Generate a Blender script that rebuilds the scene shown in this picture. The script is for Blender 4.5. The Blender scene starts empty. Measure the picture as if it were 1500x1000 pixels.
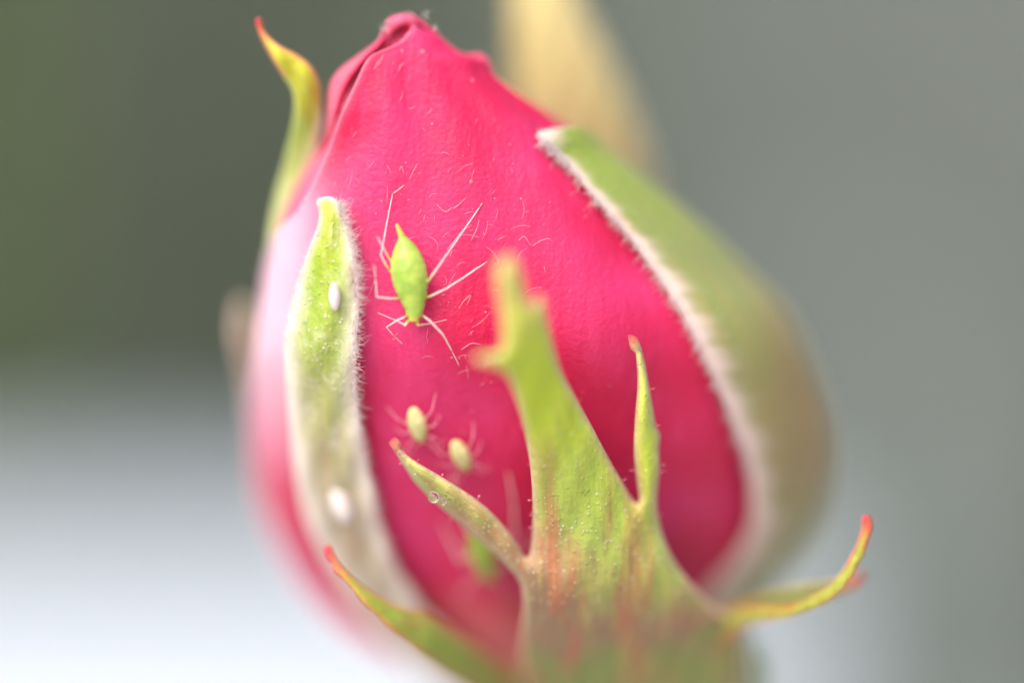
import bpy, bmesh, math, random
import numpy as np
from mathutils import Vector, geometry

random.seed(7); rng = np.random.default_rng(7)
SC = bpy.context.scene
COL = SC.collection
R = math.radians
SC.unit_settings.system = 'METRIC'
SC.unit_settings.scale_length = 0.01            # one unit = 1 cm

# ------------------------------------------------------------------ camera, sky, sun, exposure
D = 10.0                                        # camera to the plane of sharpness' origin
FOCUS = -0.065
APERTURE = 1.9                                  # lens opening in cm
cam = bpy.data.cameras.new('camera'); camo = bpy.data.objects.new('camera', cam)
COL.objects.link(camo); SC.camera = camo
camo.location = (0, -D, 0); camo.rotation_euler = (R(90), 0, 0)
cam.sensor_width = 36; cam.lens = 120
cam.clip_start = 0.05; cam.clip_end = 2000
cam.dof.use_dof = True; cam.dof.focus_distance = D + FOCUS
cam.dof.aperture_fstop = 0.12 / APERTURE

SUN_EL, SUN_AZ = R(46), R(-32)                  # azimuth measured from the camera's side, to its left
world = bpy.data.worlds.new('World'); SC.world = world; world.use_nodes = True
wt = world.node_tree
bg = wt.nodes['Background']
sky = wt.nodes.new('ShaderNodeTexSky'); sky.sky_type = 'NISHITA'; sky.sun_disc = False
sky.sun_elevation = SUN_EL
sun_dir = Vector((math.sin(SUN_AZ) * math.cos(SUN_EL), -math.cos(SUN_AZ) * math.cos(SUN_EL), math.sin(SUN_EL)))
sky.sun_rotation = math.atan2(sun_dir.x, sun_dir.y)
sky.air_density = 1.0; sky.dust_density = 6.0; sky.ozone_density = 1.0
wt.links.new(sky.outputs['Color'], bg.inputs['Color']); bg.inputs['Strength'].default_value = 0.12
sun = bpy.data.lights.new('sun', 'SUN'); suno = bpy.data.objects.new('sun', sun); COL.objects.link(suno)
sun.energy = 1.3; sun.angle = R(60); sun.color = (1, 0.95, 0.88)
suno.rotation_euler = sun_dir.to_track_quat('Z', 'Y').to_euler()
SC.view_settings.view_transform = 'Standard'; SC.view_settings.look = 'None'
SC.view_settings.exposure = 0.7; SC.view_settings.gamma = 1
SC.cycles.use_denoising = True
SC.cycles.max_bounces = 8

# ------------------------------------------------------------------ helpers
def pchip(tab):
    x = np.array([t[0] for t in tab], float); y = np.array([t[1] for t in tab], float)
    h = np.diff(x); d = np.diff(y) / h
    m = np.zeros_like(y); m[0] = d[0]; m[-1] = d[-1]
    for i in range(1, len(x) - 1):
        if d[i - 1] * d[i] > 0:
            w1 = 2 * h[i] + h[i - 1]; w2 = h[i] + 2 * h[i - 1]
            m[i] = (w1 + w2) / (w1 / d[i - 1] + w2 / d[i])
    def f(v):
        v = np.clip(np.asarray(v, float), x[0], x[-1])
        i = np.clip(np.searchsorted(x, v) - 1, 0, len(h) - 1)
        t = (v - x[i]) / h[i]
        return ((2*t**3 - 3*t**2 + 1) * y[i] + (t**3 - 2*t**2 + t) * h[i] * m[i]
                + (-2*t**3 + 3*t**2) * y[i+1] + (t**3 - t**2) * h[i] * m[i+1])
    return f

def W(px, py, Y):
    """point at depth Y seen along the direction of (px, py) of the 1500 x 1000 photograph"""
    k = (D + Y) / D / 500.0
    return ((px - 750.0) * k, Y, (500.0 - py) * k)

def mesh(name, verts, faces, mat, parent=None, smooth=True, attrs=None, origin=None):
    me = bpy.data.meshes.new(name)
    o = origin if origin is not None else (parent_origin(parent) if parent else (0, 0, 0))
    v = np.asarray(verts, float) - np.asarray(o, float)
    me.from_pydata(v.tolist(), [], faces)
    for k, a in (attrs or {}).items():
        at = me.attributes.new(k, 'FLOAT', 'POINT'); at.data.foreach_set('value', np.asarray(a, np.float32))
    if smooth: me.polygons.foreach_set('use_smooth', [True] * len(me.polygons))
    me.materials.append(mat); me.update()
    ob = bpy.data.objects.new(name, me); COL.objects.link(ob)
    if parent: ob.parent = parent
    if origin is not None: ob.location = o
    return ob

def parent_origin(p):
    v = Vector((0, 0, 0))
    while p: v += Vector(p.location); p = p.parent
    return v

def tag(o, label=None, cat=None, group=None, kind=None):
    if label: o['label'] = label
    if cat: o['category'] = cat
    if group: o['group'] = group
    if kind: o['kind'] = kind
    return o

def empty(name, loc):
    o = bpy.data.objects.new(name, None); COL.objects.link(o); o.location = loc; o.empty_display_size = .1
    return o

def solidify(o, th, off=-1):
    m = o.modifiers.new('thick', 'SOLIDIFY'); m.thickness = th; m.offset = off; m.use_even_offset = False
    return o

class MB:
    def __init__(s): s.v = []; s.f = []; s.n = 0; s.a = []
    def add(s, v, f, a=0.0):
        v = np.asarray(v, float)
        s.v.append(v); s.f += [tuple(i + s.n for i in q) for q in f]; s.n += len(v)
        s.a.append(np.full(len(v), a) if np.isscalar(a) else np.asarray(a))
    def tube(s, pts, rad, sides=6, a=0.0):
        pts = np.asarray(pts, float); n = len(pts)
        rad = np.interp(np.linspace(0, 1, n), np.linspace(0, 1, len(rad)), rad)
        t = np.gradient(pts, axis=0); t /= np.linalg.norm(t, axis=1)[:, None] + 1e-12
        ref = np.array([0.31, 0.95, 0.12]);
        vs = []
        for i in range(n):
            b = np.cross(t[i], ref); b /= np.linalg.norm(b) + 1e-12
            c = np.cross(t[i], b)
            for k in range(sides):
                w = 2 * math.pi * k / sides
                vs.append(pts[i] + rad[i] * (math.cos(w) * b + math.sin(w) * c))
        fs = [(i*sides + k, i*sides + (k+1) % sides, (i+1)*sides + (k+1) % sides, (i+1)*sides + k)
              for i in range(n - 1) for k in range(sides)]
        vs += [pts[0] - t[0] * rad[0] * .6, pts[-1] + t[-1] * rad[-1] * .6]
        e = n * sides
        fs += [(e, (k+1) % sides, k) for k in range(sides)]
        fs += [(e + 1, (n-1)*sides + k, (n-1)*sides + (k+1) % sides) for k in range(sides)]
        s.add(vs, fs, a)
    def ball(s, c, r, nu=10, nv=7, a=0.0, axes=None):
        c = np.asarray(c, float); ax = np.eye(3) if axes is None else np.asarray(axes)
        r = np.ones(3) * r
        vs = [c + ax[2] * r[2]]
        for i in range(1, nv):
            th = math.pi * i / nv
            for k in range(nu):
                w = 2 * math.pi * k / nu
                vs.append(c + ax[0]*r[0]*math.sin(th)*math.cos(w) + ax[1]*r[1]*math.sin(th)*math.sin(w) + ax[2]*r[2]*math.cos(th))
        vs.append(c - ax[2] * r[2])
        fs = [(0, 1 + k, 1 + (k+1) % nu) for k in range(nu)]
        for i in range(nv - 2):
            for k in range(nu):
                fs.append((1 + i*nu + k, 1 + (i+1)*nu + k, 1 + (i+1)*nu + (k+1) % nu, 1 + i*nu + (k+1) % nu))
        e = len(vs) - 1; b = 1 + (nv - 2) * nu
        fs += [(e, b + (k+1) % nu, b + k) for k in range(nu)]
        s.add(vs, fs, a)
    def build(s, name, mat, parent=None, attr=None, origin=None):
        return mesh(name, np.vstack(s.v), s.f, mat, parent, attrs={attr: np.concatenate(s.a)} if attr else None, origin=origin)

def spline(pts, n):
    """Catmull-Rom through the points, n samples"""
    p = np.asarray(pts, float)
    if len(p) == 2: return np.array([p[0] + (p[1] - p[0]) * t for t in np.linspace(0, 1, n)])
    q = np.vstack([2*p[0] - p[1], p, 2*p[-1] - p[-2]])
    out = []
    for s in np.linspace(0, len(p) - 1 - 1e-9, n):
        i = int(s); t = s - i; a, b, c, d = q[i:i+4]
        out.append(.5 * (2*b + (c - a)*t + (2*a - 5*b + 4*c - d)*t*t + (3*b - a - 3*c + d)*t**3))
    return np.array(out)

# ------------------------------------------------------------------ materials
def new_mat(name):
    m = bpy.data.materials.new(name); m.use_nodes = True
    nt = m.node_tree; b = nt.nodes['Principled BSDF']
    return m, nt, b
def N(nt, t, **k):
    n = nt.nodes.new(t)
    for a, v in k.items():
        if a.startswith('i_'): n.inputs[a[2:].replace('_', ' ')].default_value = v
        else: setattr(n, a, v)
    return n
def ramp(nt, src, stops, interp='EASE'):
    n = nt.nodes.new('ShaderNodeValToRGB'); cr = n.color_ramp; cr.interpolation = interp
    while len(cr.elements) < len(stops): cr.elements.new(0.5)
    for e, (p, c) in zip(cr.elements, stops):
        e.position = p; e.color = (*c, 1) if len(c) == 3 else c
    nt.links.new(src, n.inputs[0]); return n.outputs[0]
def mix(nt, f, a, b, mode='MIX'):
    n = nt.nodes.new('ShaderNodeMix'); n.data_type = 'RGBA'; n.blend_type = mode
    for s, v in ((n.inputs[0], f), (n.inputs[6], a), (n.inputs[7], b)):
        if isinstance(v, (int, float)): s.default_value = v
        elif isinstance(v, tuple): s.default_value = (*v, 1)
        else: nt.links.new(v, s)
    return n.outputs[2]
def attr(nt, name):
    n = nt.nodes.new('ShaderNodeAttribute'); n.attribute_name = name; return n.outputs['Fac']
def obj_coord(nt, scale=(1, 1, 1)):
    tc = nt.nodes.new('ShaderNodeTexCoord'); mp = nt.nodes.new('ShaderNodeMapping')
    mp.inputs['Scale'].default_value = scale; nt.links.new(tc.outputs['Object'], mp.inputs[0]); return mp.outputs[0]
def noise(nt, vec, scale, detail=3, rough=.55, out='Fac'):
    n = nt.nodes.new('ShaderNodeTexNoise'); n.inputs['Scale'].default_value = scale
    n.inputs['Detail'].default_value = detail; n.inputs['Roughness'].default_value = rough
    nt.links.new(vec, n.inputs['Vector']); return n.outputs[out]
def math_(nt, op, a, b=0.0):
    n = nt.nodes.new('ShaderNodeMath'); n.operation = op
    for s, v in ((n.inputs[0], a), (n.inputs[1], b)):
        if isinstance(v, (int, float)): s.default_value = v
        else: nt.links.new(v, s)
    return n.outputs[0]
def bump(nt, b, h, strength, dist):
    n = nt.nodes.new('ShaderNodeBump'); n.inputs['Strength'].default_value = strength; n.inputs['Distance'].default_value = dist
    nt.links.new(h, n.inputs['Height']); nt.links.new(n.outputs[0], b.inputs['Normal'])

def petal_material(name='petal_skin', deep=(.64, .009, .080), light=(.70, .034, .175)):
    m, nt, b = new_mat(name); L = nt.links
    v = obj_coord(nt); vs = obj_coord(nt, (9, 9, 1.2))
    n1 = noise(nt, v, 2.2, 2); n2 = noise(nt, vs, 2.0, 3)
    c = mix(nt, ramp(nt, n1, [(.35, (0, 0, 0)), (.7, (1, 1, 1))]), deep, light)
    c = mix(nt, math_(nt, 'MULTIPLY', ramp(nt, n2, [(.5, (0, 0, 0)), (.75, (1, 1, 1))]), .16), c, (.93, .10, .33))
    n3 = noise(nt, obj_coord(nt, (46, 46, 2.0)), 1.0, 3, .6)                  # fine veins from base to tip
    c = mix(nt, math_(nt, 'MULTIPLY', ramp(nt, n3, [(.5, (0, 0, 0)), (.68, (1, 1, 1))]), .30), c, (.60, .004, .07))
    # the outer flank of the bud is washed out to a pale pink, the petal rims are paler too
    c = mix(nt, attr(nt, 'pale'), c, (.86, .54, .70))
    c = mix(nt, math_(nt, 'MULTIPLY', attr(nt, 'rim'), .55), c, (.95, .45, .62))
    c = mix(nt, attr(nt, 'foot'), c, (.80, .30, .26))
    L.new(c, b.inputs['Base Color'])
    b.inputs['Roughness'].default_value = .5
    b.inputs['Specular IOR Level'].default_value = .35
    b.inputs['Sheen Weight'].default_value = .18; b.inputs['Sheen Roughness'].default_value = .4
    b.inputs['Sheen Tint'].default_value = (1, .75, .88, 1)
    b.inputs['Subsurface Weight'].default_value = .2
    b.inputs['Subsurface Radius'].default_value = (1, .25, .3); b.inputs['Subsurface Scale'].default_value = .08
    # fine cells plus soft lengthwise creases
    cell = noise(nt, v, 70, 2, .55); crease = noise(nt, obj_coord(nt, (1, 1, .25)), 26, 2, .5)
    h = math_(nt, 'ADD', math_(nt, 'MULTIPLY', cell, .8), math_(nt, 'MULTIPLY', crease, .8))
    bump(nt, b, h, .5, .010)
    return m

def sepal_material(name, top, low, streak, edge, edge_w=1.0, speck=.5, patch=0.0):
    m, nt, b = new_mat(name); L = nt.links
    v = obj_coord(nt)
    along = attr(nt, 'along'); mar = attr(nt, 'margin')
    n0 = noise(nt, v, 5, 3)
    a2 = math_(nt, 'ADD', along, math_(nt, 'MULTIPLY', math_(nt, 'SUBTRACT', n0, .5), .34))
    c = ramp(nt, a2, [(0.0, top[0]), (.3, top[1]), (.62, low[0])] + [(.62 + .38 * (i + 1) / (len(low) - 1), k) for i, k in enumerate(low[1:])])
    cv = nt.nodes.new('ShaderNodeCombineXYZ'); L.new(math_(nt, 'MULTIPLY', attr(nt, 'cross'), 5.0), cv.inputs[0]); L.new(math_(nt, 'MULTIPLY', along, 4.0), cv.inputs[1])
    def veins(sc):
        mv = nt.nodes.new('ShaderNodeMix'); mv.data_type = 'VECTOR'; L.new(attr(nt, 'lobe'), mv.inputs[0])
        L.new(obj_coord(nt, sc), mv.inputs[4]); L.new(cv.outputs[0], mv.inputs[5]); return mv.outputs[1]
    st = noise(nt, veins((16, 4, 1.1)), 1.0, 4, .6)
    sf = math_(nt, 'MULTIPLY', ramp(nt, st, [(.48, (0, 0, 0)), (.62, (1, 1, 1))]), attr(nt, 'streaky'))
    c = mix(nt, sf, c, streak)
    st2 = noise(nt, veins((34, 5, 1.6)), 1.0, 2, .5)
    c = mix(nt, math_(nt, 'MULTIPLY', ramp(nt, st2, [(.5, (0, 0, 0)), (.7, (1, 1, 1))]), .35), c, (.52, .50, .12))
    vo = nt.nodes.new('ShaderNodeTexVoronoi'); vo.inputs['Scale'].default_value = 46; L.new(v, vo.inputs['Vector'])
    spots = ramp(nt, vo.outputs['Distance'], [(.10, (1, 1, 1)), (.30, (0, 0, 0))])
    pick = ramp(nt, noise(nt, v, 18, 2), [(.45, (0, 0, 0)), (.6, (1, 1, 1))])
    c = mix(nt, math_(nt, 'MULTIPLY', math_(nt, 'MULTIPLY', spots, pick), speck), c, (.80, .72, .62))
    if patch:                                                          # felted pale patches
        pn = noise(nt, obj_coord(nt, (1, 1, .6)), 15, 4, .7)
        c = mix(nt, math_(nt, 'MULTIPLY', ramp(nt, pn, [(.48, (0, 0, 0)), (.66, (1, 1, 1))]), patch), c, edge)
    c = mix(nt, math_(nt, 'MULTIPLY', mar, edge_w), c, edge)
    c = mix(nt, attr(nt, 'blush'), c, (.36, .16, .09))
    c = mix(nt, attr(nt, 'tip'), c, (.80, .05, .07))
    L.new(c, b.inputs['Base Color'])
    b.inputs['Roughness'].default_value = .5; b.inputs['Specular IOR Level'].default_value = .35
    b.inputs['Sheen Weight'].default_value = .12; b.inputs['Sheen Roughness'].default_value = .5
    b.inputs['Subsurface Weight'].default_value = .12
    b.inputs['Subsurface Radius'].default_value = (.8, 1, .3); b.inputs['Subsurface Scale'].default_value = .04
    h = math_(nt, 'ADD', noise(nt, v, 40, 3), math_(nt, 'MULTIPLY', spots, .5))
    h = math_(nt, 'ADD', h, math_(nt, 'MULTIPLY', st2, 1.2))
    bump(nt, b, h, .5, .012)
    return m

def plain(name, col, rough=.5, sss=0.0, nscale=30, var=.15, bstr=.2, bdist=.004):
    m, nt, b = new_mat(name)
    v = obj_coord(nt); n = noise(nt, v, nscale, 3)
    dark = tuple(x * (1 - var) for x in col); lite = tuple(min(1, x * (1 + var)) for x in col)
    nt.links.new(mix(nt, n, dark, lite), b.inputs['Base Color'])
    b.inputs['Roughness'].default_value = rough
    if sss: b.inputs['Subsurface Weight'].default_value = sss; b.inputs['Subsurface Scale'].default_value = .03
    if bstr: bump(nt, b, n, bstr, bdist)
    return m

GREEN_T = ((.62, .66, .10), (.50, .60, .07))
M = {}
M['petal'] = petal_material()
M['petal_core'] = petal_material('petal_core_skin', (.72, .006, .07), (.85, .04, .18))
M['sepal_front'] = sepal_material('front_sepal_skin', ((.74, .66, .16), (.50, .64, .03)), ((.36, .46, .09), (.37, .35, .11), (.36, .23, .12), (.32, .19, .11), (.22, .27, .07)), (.44, .16, .09), (.76, .56, .38), .75, .45)
M['sepal_left'] = sepal_material('left_sepal_skin', ((.40, .50, .04), (.30, .44, .035)), ((.40, .42, .16), (.40, .32, .22)), (.50, .32, .20), (.92, .84, .80), 1.0, .8, .24)
M['sepal_right'] = sepal_material('right_sepal_skin', ((.26, .40, .05), (.27, .34, .10)), ((.33, .31, .12), (.19, .23, .08)), (.46, .25, .13), (.90, .70, .68), 1.0, .35)
M['sepal_thin'] = sepal_material('curled_sepal_skin', ((.48, .46, .04), (.28, .44, .035)), ((.25, .37, .05), (.27, .30, .10)), (.42, .16, .08), (.74, .22, .12), .6, .2)
M['sepal_back'] = sepal_material('yellow_sepal_skin', ((.66, .58, .26), (.66, .58, .28)), ((.60, .54, .26), (.45, .44, .2)), (.62, .48, .24), (.66, .54, .28), .5, .0)
M['sepal_backleft'] = sepal_material('back_left_sepal_skin', ((.72, .58, .02), (.62, .64, .04)), ((.34, .50, .08), (.46, .56, .20)), (.45, .48, .06), (.90, .84, .78), .95, .1)
M['grain'] = plain('pale_grain', (.62, .54, .40), .4, 0, 10, .1, 0)
M['hip'] = plain('hip_skin', (.26, .36, .07), .5, .1, 6, .25)
def hair_material(name, col, clear):
    m, nt, b = new_mat(name); L = nt.links; out = nt.nodes['Material Output']
    b.inputs['Base Color'].default_value = (*col, 1); b.inputs['Roughness'].default_value = .5
    tr = nt.nodes.new('ShaderNodeBsdfTranslucent'); tr.inputs[0].default_value = (*col, 1)
    cl = nt.nodes.new('ShaderNodeBsdfTransparent')
    m1 = nt.nodes.new('ShaderNodeMixShader'); m1.inputs[0].default_value = .68; L.new(b.outputs[0], m1.inputs[1]); L.new(tr.outputs[0], m1.inputs[2])
    m2 = nt.nodes.new('ShaderNodeMixShader'); m2.inputs[0].default_value = clear; L.new(m1.outputs[0], m2.inputs[1]); L.new(cl.outputs[0], m2.inputs[2])
    L.new(m2.outputs[0], out.inputs['Surface']); return m
M['wool'] = hair_material('white_wool', (1, .97, .975), .42)
M['fibre'] = hair_material('pale_fibre', (1, .82, .88), .42)
M['gland'] = plain('gland', (.85, .30, .38), .25, .2, 30, .1, 0)
M['egg'] = plain('egg_shell', (.72, .66, .67), .4, .2, 20, .05, .1)

# ------------------------------------------------------------------ the shape of the bud
bL = pchip([(20, 590), (30, 578), (60, 548), (85, 520), (110, 500), (130, 490), (190, 472), (250, 440), (330, 402), (400, 382), (500, 374),
            (600, 371), (700, 378), (770, 397), (840, 432), (910, 492), (950, 548), (1000, 650), (1050, 760), (1100, 850)])
bR = pchip([(20, 592), (36, 607), (43, 618), (47, 630), (51, 641), (66, 660), (78, 680), (83, 697), (90, 711), (104, 720), (130, 750), (160, 795), (185, 830),
            (220, 870), (260, 925), (300, 972), (350, 1026), (400, 1072), (460, 1125), (560, 1163), (640, 1176), (740, 1160),
            (850, 1100), (930, 1030), (1000, 960), (1050, 910), (1100, 880)])
bF = pchip([(20, .03), (60, .0), (150, -.02), (300, -.055), (470, -.065), (620, .055), (700, .15), (800, .29), (900, .48), (1000, .70), (1100, .9)])
bRY = pchip([(20, .035), (60, .07), (100, .11), (150, .19), (220, .30), (300, .40), (400, .49), (500, .55), (600, .58), (700, .58), (800, .54),
             (900, .44), (1000, .28), (1100, .05)])
def left_turn(c, py):
    """the bud is turned a little, so that its left flank comes forward"""
    return -.17 * np.maximum(0, -np.asarray(c, float)) ** 2 * np.interp(py, [40, 160, 520, 820], [.1, .8, 1, .35])
def body(u, py, s=1.0, off=0.0):
    l, r = bL(py), bR(py); cx = (l + r) / 2; rx = (r - l) / 2; ry = bRY(py)
    px = cx + (rx * s + off * 500) * np.cos(u)
    Y = bF(py) + ry - (ry * s + off) * np.sin(u) + left_turn(np.cos(u), py)
    return px, Y
def u_at(px, py, s=1.0, off=0.0):
    l, r = bL(py), bR(py)
    c = (px - (l + r) / 2) / ((r - l) / 2 * s + off * 500)
    return np.arccos(np.clip(c, -1, 1))
def Ysurf(px, py, off=0.0):
    u = u_at(px, py, 1.0, off); return float(body(u, py, 1.0, off)[1])

ROOT0 = W(900, 1120, .95)
bud = empty('rose_bud', ROOT0)
tag(bud, 'large magenta rose bud closed and wrapped in green and reddish sepals', 'rose bud')

def grid_faces(nr, nc, flip=False):
    f = [(i*nc + j, i*nc + j + 1, (i+1)*nc + j + 1, (i+1)*nc + j) for i in range(nr - 1) for j in range(nc - 1)]
    return [q[::-1] for q in f] if flip else f

_az = np.array([W((bL(p) + bR(p)) / 2, p, bF(p) + bRY(p)) for p in np.arange(1100, 20, -10)])
def outward(V, faces):
    """turn the faces of a sheet so that they look away from the bud's axis"""
    v = np.asarray(V); s = 0.0
    for f in faces[::7]:
        a, b, c = v[f[0]], v[f[1]], v[f[2]]; n = np.cross(b - a, c - a); m = (a + c) / 2
        ax = np.array([np.interp(m[2], _az[:, 2], _az[:, i]) for i in range(3)])
        s += n @ (m - ax)
    return faces if s > 0 else [q[::-1] for q in faces]

def wrap_petal(name, rows, ua, ub, nc, s=1.0, off=0.0, mat='petal', th=.016, lip=.0, bumpf=None, pale=None):
    """a petal lying on the bud between the angles ua(py) and ub(py)"""
    V = []; pal = []; rim = []; foot = []
    for py in rows:
        a, b = float(ua(py)), float(ub(py))
        t = np.linspace(0, 1, nc) ** 1.0
        t = np.concatenate([np.linspace(0, .12, nc // 4, endpoint=False), np.linspace(.12, 1, nc - nc // 4)])
        u = a + (b - a) * t
        d = np.abs(u - a) * float((bR(py) - bL(py)) / 2)            # distance from the free edge in px
        o = off + lip * np.exp(-(d / 9.0) ** 2) + (bumpf(u, py) if bumpf else 0)
        px, Y = body(u, py, s, o)
        for x, y_ in zip(px, Y): V.append(W(x, py, y_))
        rim += list(np.exp(-d / 4.5))
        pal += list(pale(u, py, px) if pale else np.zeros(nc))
        foot += list(np.clip((py - 850) / 130, 0, 1) * np.ones(nc) * .8)
    ob = mesh(name, V, outward(V, grid_faces(len(rows), nc)), M[mat], bud, attrs={'pale': pal, 'rim': rim, 'foot': foot})
    solidify(ob, th)
    return ob

# main outer petal: free edge runs up the left, over the tip, then wraps round the right flank to the back
edge_px = pchip([(36, 606), (40, 604.5), (48, 598), (56, 592), (63, 584), (70, 570), (76, 556), (81, 546), (86, 541), (95, 535), (112, 527), (130, 519), (160, 507), (190, 496), (220, 485),
                 (245, 474), (270, 462), (300, 445)])
def ua_main(py):
    if py < 300: return u_at(float(edge_px(py)), py)
    u3 = float(u_at(445, 300)); t = min(1, (py - 300) / 120)
    return u3 + (R(215) - u3) * (t * t * (3 - 2*t))
rows = np.concatenate([np.arange(36, 120, 2.0), np.arange(120, 320, 5), np.arange(320, 1061, 9)])
def fold(u, py):
    return (.010 * np.sin(u * 5 + py * .006) * np.clip((py - 150) / 250, 0, 1)
            + .012 * np.exp(-((u - 1.95) / .16) ** 2) * np.clip((py - 100) / 80, 0, 1) * np.clip((420 - py) / 200, 0, 1)
            + .006 * np.sin(u * 11 - py * .013) * np.clip((py - 60) / 100, 0, 1))
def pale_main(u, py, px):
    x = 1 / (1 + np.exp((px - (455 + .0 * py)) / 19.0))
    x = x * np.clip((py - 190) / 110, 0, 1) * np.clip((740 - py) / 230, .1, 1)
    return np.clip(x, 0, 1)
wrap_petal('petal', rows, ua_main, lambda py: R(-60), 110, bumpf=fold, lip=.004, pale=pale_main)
# second petal tucked under it on the left
L2 = pchip([(44, 563), (60, 553), (80, 527), (100, 500), (115, 487), (130, 482), (160, 479), (200, 476), (250, 446), (330, 408), (420, 388)])
def second_petal():
    V = []; rim = []; pal = []; nc = 50
    rows = np.arange(44, 425, 4.0)
    for py in rows:
        l = float(L2(py)); r = float(bR(py)) - 6; cx = (l + r) / 2; rx = (r - l) / 2
        ry = float(bRY(py)) * .9
        for k in range(nc):
            u = R(60) + (R(250) - R(60)) * k / (nc - 1)
            V.append(W(cx + rx * math.cos(u), py, float(bF(py)) + .06 + ry - ry * math.sin(u) + float(left_turn(math.cos(u), py)) + .012*math.exp(-(py-44)/6)))
            rim.append(math.exp(-(py - 44) / 8)); pal.append(.25 * math.exp(-((k - 26) / 7) ** 2))
    ob = mesh('petal', V, outward(V, grid_faces(len(rows), nc)), M['petal'], bud, attrs={'rim': rim, 'pale': pal, 'foot': [0]*len(V)})
    solidify(ob, .014, -1)
second_petal()
# back petals closing the bud behind
def back_petal():
    bl = pchip([(21, 588), (24, 576), (28, 568), (36, 567), (46, 563), (60, 556), (85, 530), (130, 500), (200, 480), (300, 424), (420, 391)])
    br = pchip([(21, 602), (24, 608), (30, 616), (38, 627), (46, 638), (56, 648), (70, 664), (85, 690), (105, 716), (130, 744), (200, 846), (300, 980), (420, 1086)])
    V = []; rim = []; nc = 60; rows = np.concatenate([np.arange(21, 60, 1.5), np.arange(60, 1051, 10)])
    for py in rows:
        p = min(py, 420)
        l, r = (float(bl(p)), float(br(p))) if py < 420 else (float(bL(py)) + 9, float(bR(py)) - 9)
        cx = (l + r) / 2; rx = (r - l) / 2; ry = float(bRY(py)) * .94
        for k in range(nc):
            u = R(8) + (R(-188) - R(8)) * k / (nc - 1)
            V.append(W(cx + rx * math.cos(u), py, float(bF(py)) + float(bRY(py)) - ry * math.sin(u) + float(left_turn(math.cos(u), py))))
            rim.append(math.exp(-(py - 21) / 2.5))
    ob = mesh('petal', V, outward(V, grid_faces(len(rows), nc)), M['petal'], bud, attrs={'rim': rim, 'pale': [0]*len(V), 'foot': [0]*len(V)})
    solidify(ob, .012)
back_petal()
# rolled heart petals in the opening at the tip
def core(cx, a0, a1, r0, r1, top_b, top_f, lean, th=.008, name='petal'):
    V = []; rim = []; nc = 48; nr = 22
    for i in range(nr):
        t = i / (nr - 1)
        for k in range(nc):
            a = a0 + (a1 - a0) * k / (nc - 1); r = (r0 + (r1 - r0) * k / (nc - 1)) * (1 + .9 * t)
            top = top_b + (top_f - top_b) * (.5 + .5 * math.sin(a))
            py = top + (115 - top) * t
            V.append(W(cx + r * math.cos(a) + lean * t, py, .06 - .9 * r / 500 * math.sin(a) + .03 * t))
            rim.append(math.exp(-t * 9))
    ob = mesh(name, V, grid_faces(nr, nc), M['petal_core'], bud, attrs={'rim': rim, 'pale': [0]*len(V), 'foot': [0]*len(V)})
    solidify(ob, th, 0)
core(586, R(-215), R(40), 19, 19, 24, 62, -4)
def rolled_heart():
    a = spline([(566, 58), (569, 47), (576, 37), (585, 31), (594, 29), (602, 33), (608, 40)], 26)
    mb = MB(); mb.tube([W(x, y, .055 - .02 * math.sin(math.pi * k / 25)) for k, (x, y) in enumerate(a)], [.008, .014, .017, .016, .012, .008], 12)
    v = np.vstack(mb.v); mesh('petal', v, mb.f, M['petal_core'], bud, attrs={'rim': [.25] * len(v), 'pale': [.1] * len(v), 'foot': [0] * len(v)})
    b = spline([(540, 88), (562, 80), (578, 72), (590, 63), (599, 52), (606, 42)], 26); V = []; rim = []
    a2 = spline([(548, 72), (567, 52), (576, 40), (586, 34), (594, 32), (604, 38)], 26)
    for i in range(12):
        t = i / 11
        for k in range(26):
            p = a2[k] * (1 - t) + b[k] * t
            V.append(W(p[0], p[1], .075 - .03 * t + .05 * math.sin(math.pi * t) ** 1.2 * math.sin(math.pi * min(1, k / 25 + .1)))); rim.append(0)
    f = grid_faces(12, 26)
    ob = mesh('petal', V, outward(V, f), M['petal_core'], bud, attrs={'rim': rim, 'pale': [0] * len(V), 'foot': [0] * len(V)}); solidify(ob, .006)
rolled_heart()
def turned_lip():
    """the outer petal's margin turned over in a small roll on the right shoulder"""
    a = spline([(655, 68), (668, 78), (682, 84), (696, 84), (706, 86), (713, 94), (719, 106), (730, 124)], 30)
    mb = MB(); mb.tube([W(x, y, .11) for x, y in a], [.002, .006, .010, .013, .013, .012, .008, .003], 12)
    v = np.vstack(mb.v); mesh('petal_lip', v, mb.f, M['petal'], bud, attrs={'rim': [.25] * len(v), 'pale': [0] * len(v), 'foot': [0] * len(v)})
turned_lip()

# ------------------------------------------------------------------ sepals
def rbf(ctrl):
    c = np.array([(x, y) for x, y, _ in ctrl], float) / 100; z = np.array([t for *_, t in ctrl], float)
    n = len(c)
    def k(r): return np.where(r > 1e-9, r * r * np.log(r + 1e-12), 0)
    A = np.zeros((n + 3, n + 3)); A[:n, :n] = k(np.linalg.norm(c[:, None] - c[None], axis=2)) + np.eye(n) * .02
    A[:n, n] = 1; A[:n, n+1:] = c; A[n:, :n] = A[:n, n:].T
    w = np.linalg.solve(A, np.concatenate([z, [0, 0, 0]]))
    def f(px, py):
        p = np.stack([np.asarray(px, float), np.asarray(py, float)], -1) / 100
        return k(np.linalg.norm(p[..., None, :] - c, axis=-1)) @ w[:n] + w[n] + p @ w[n+1:]
    return f

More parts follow.
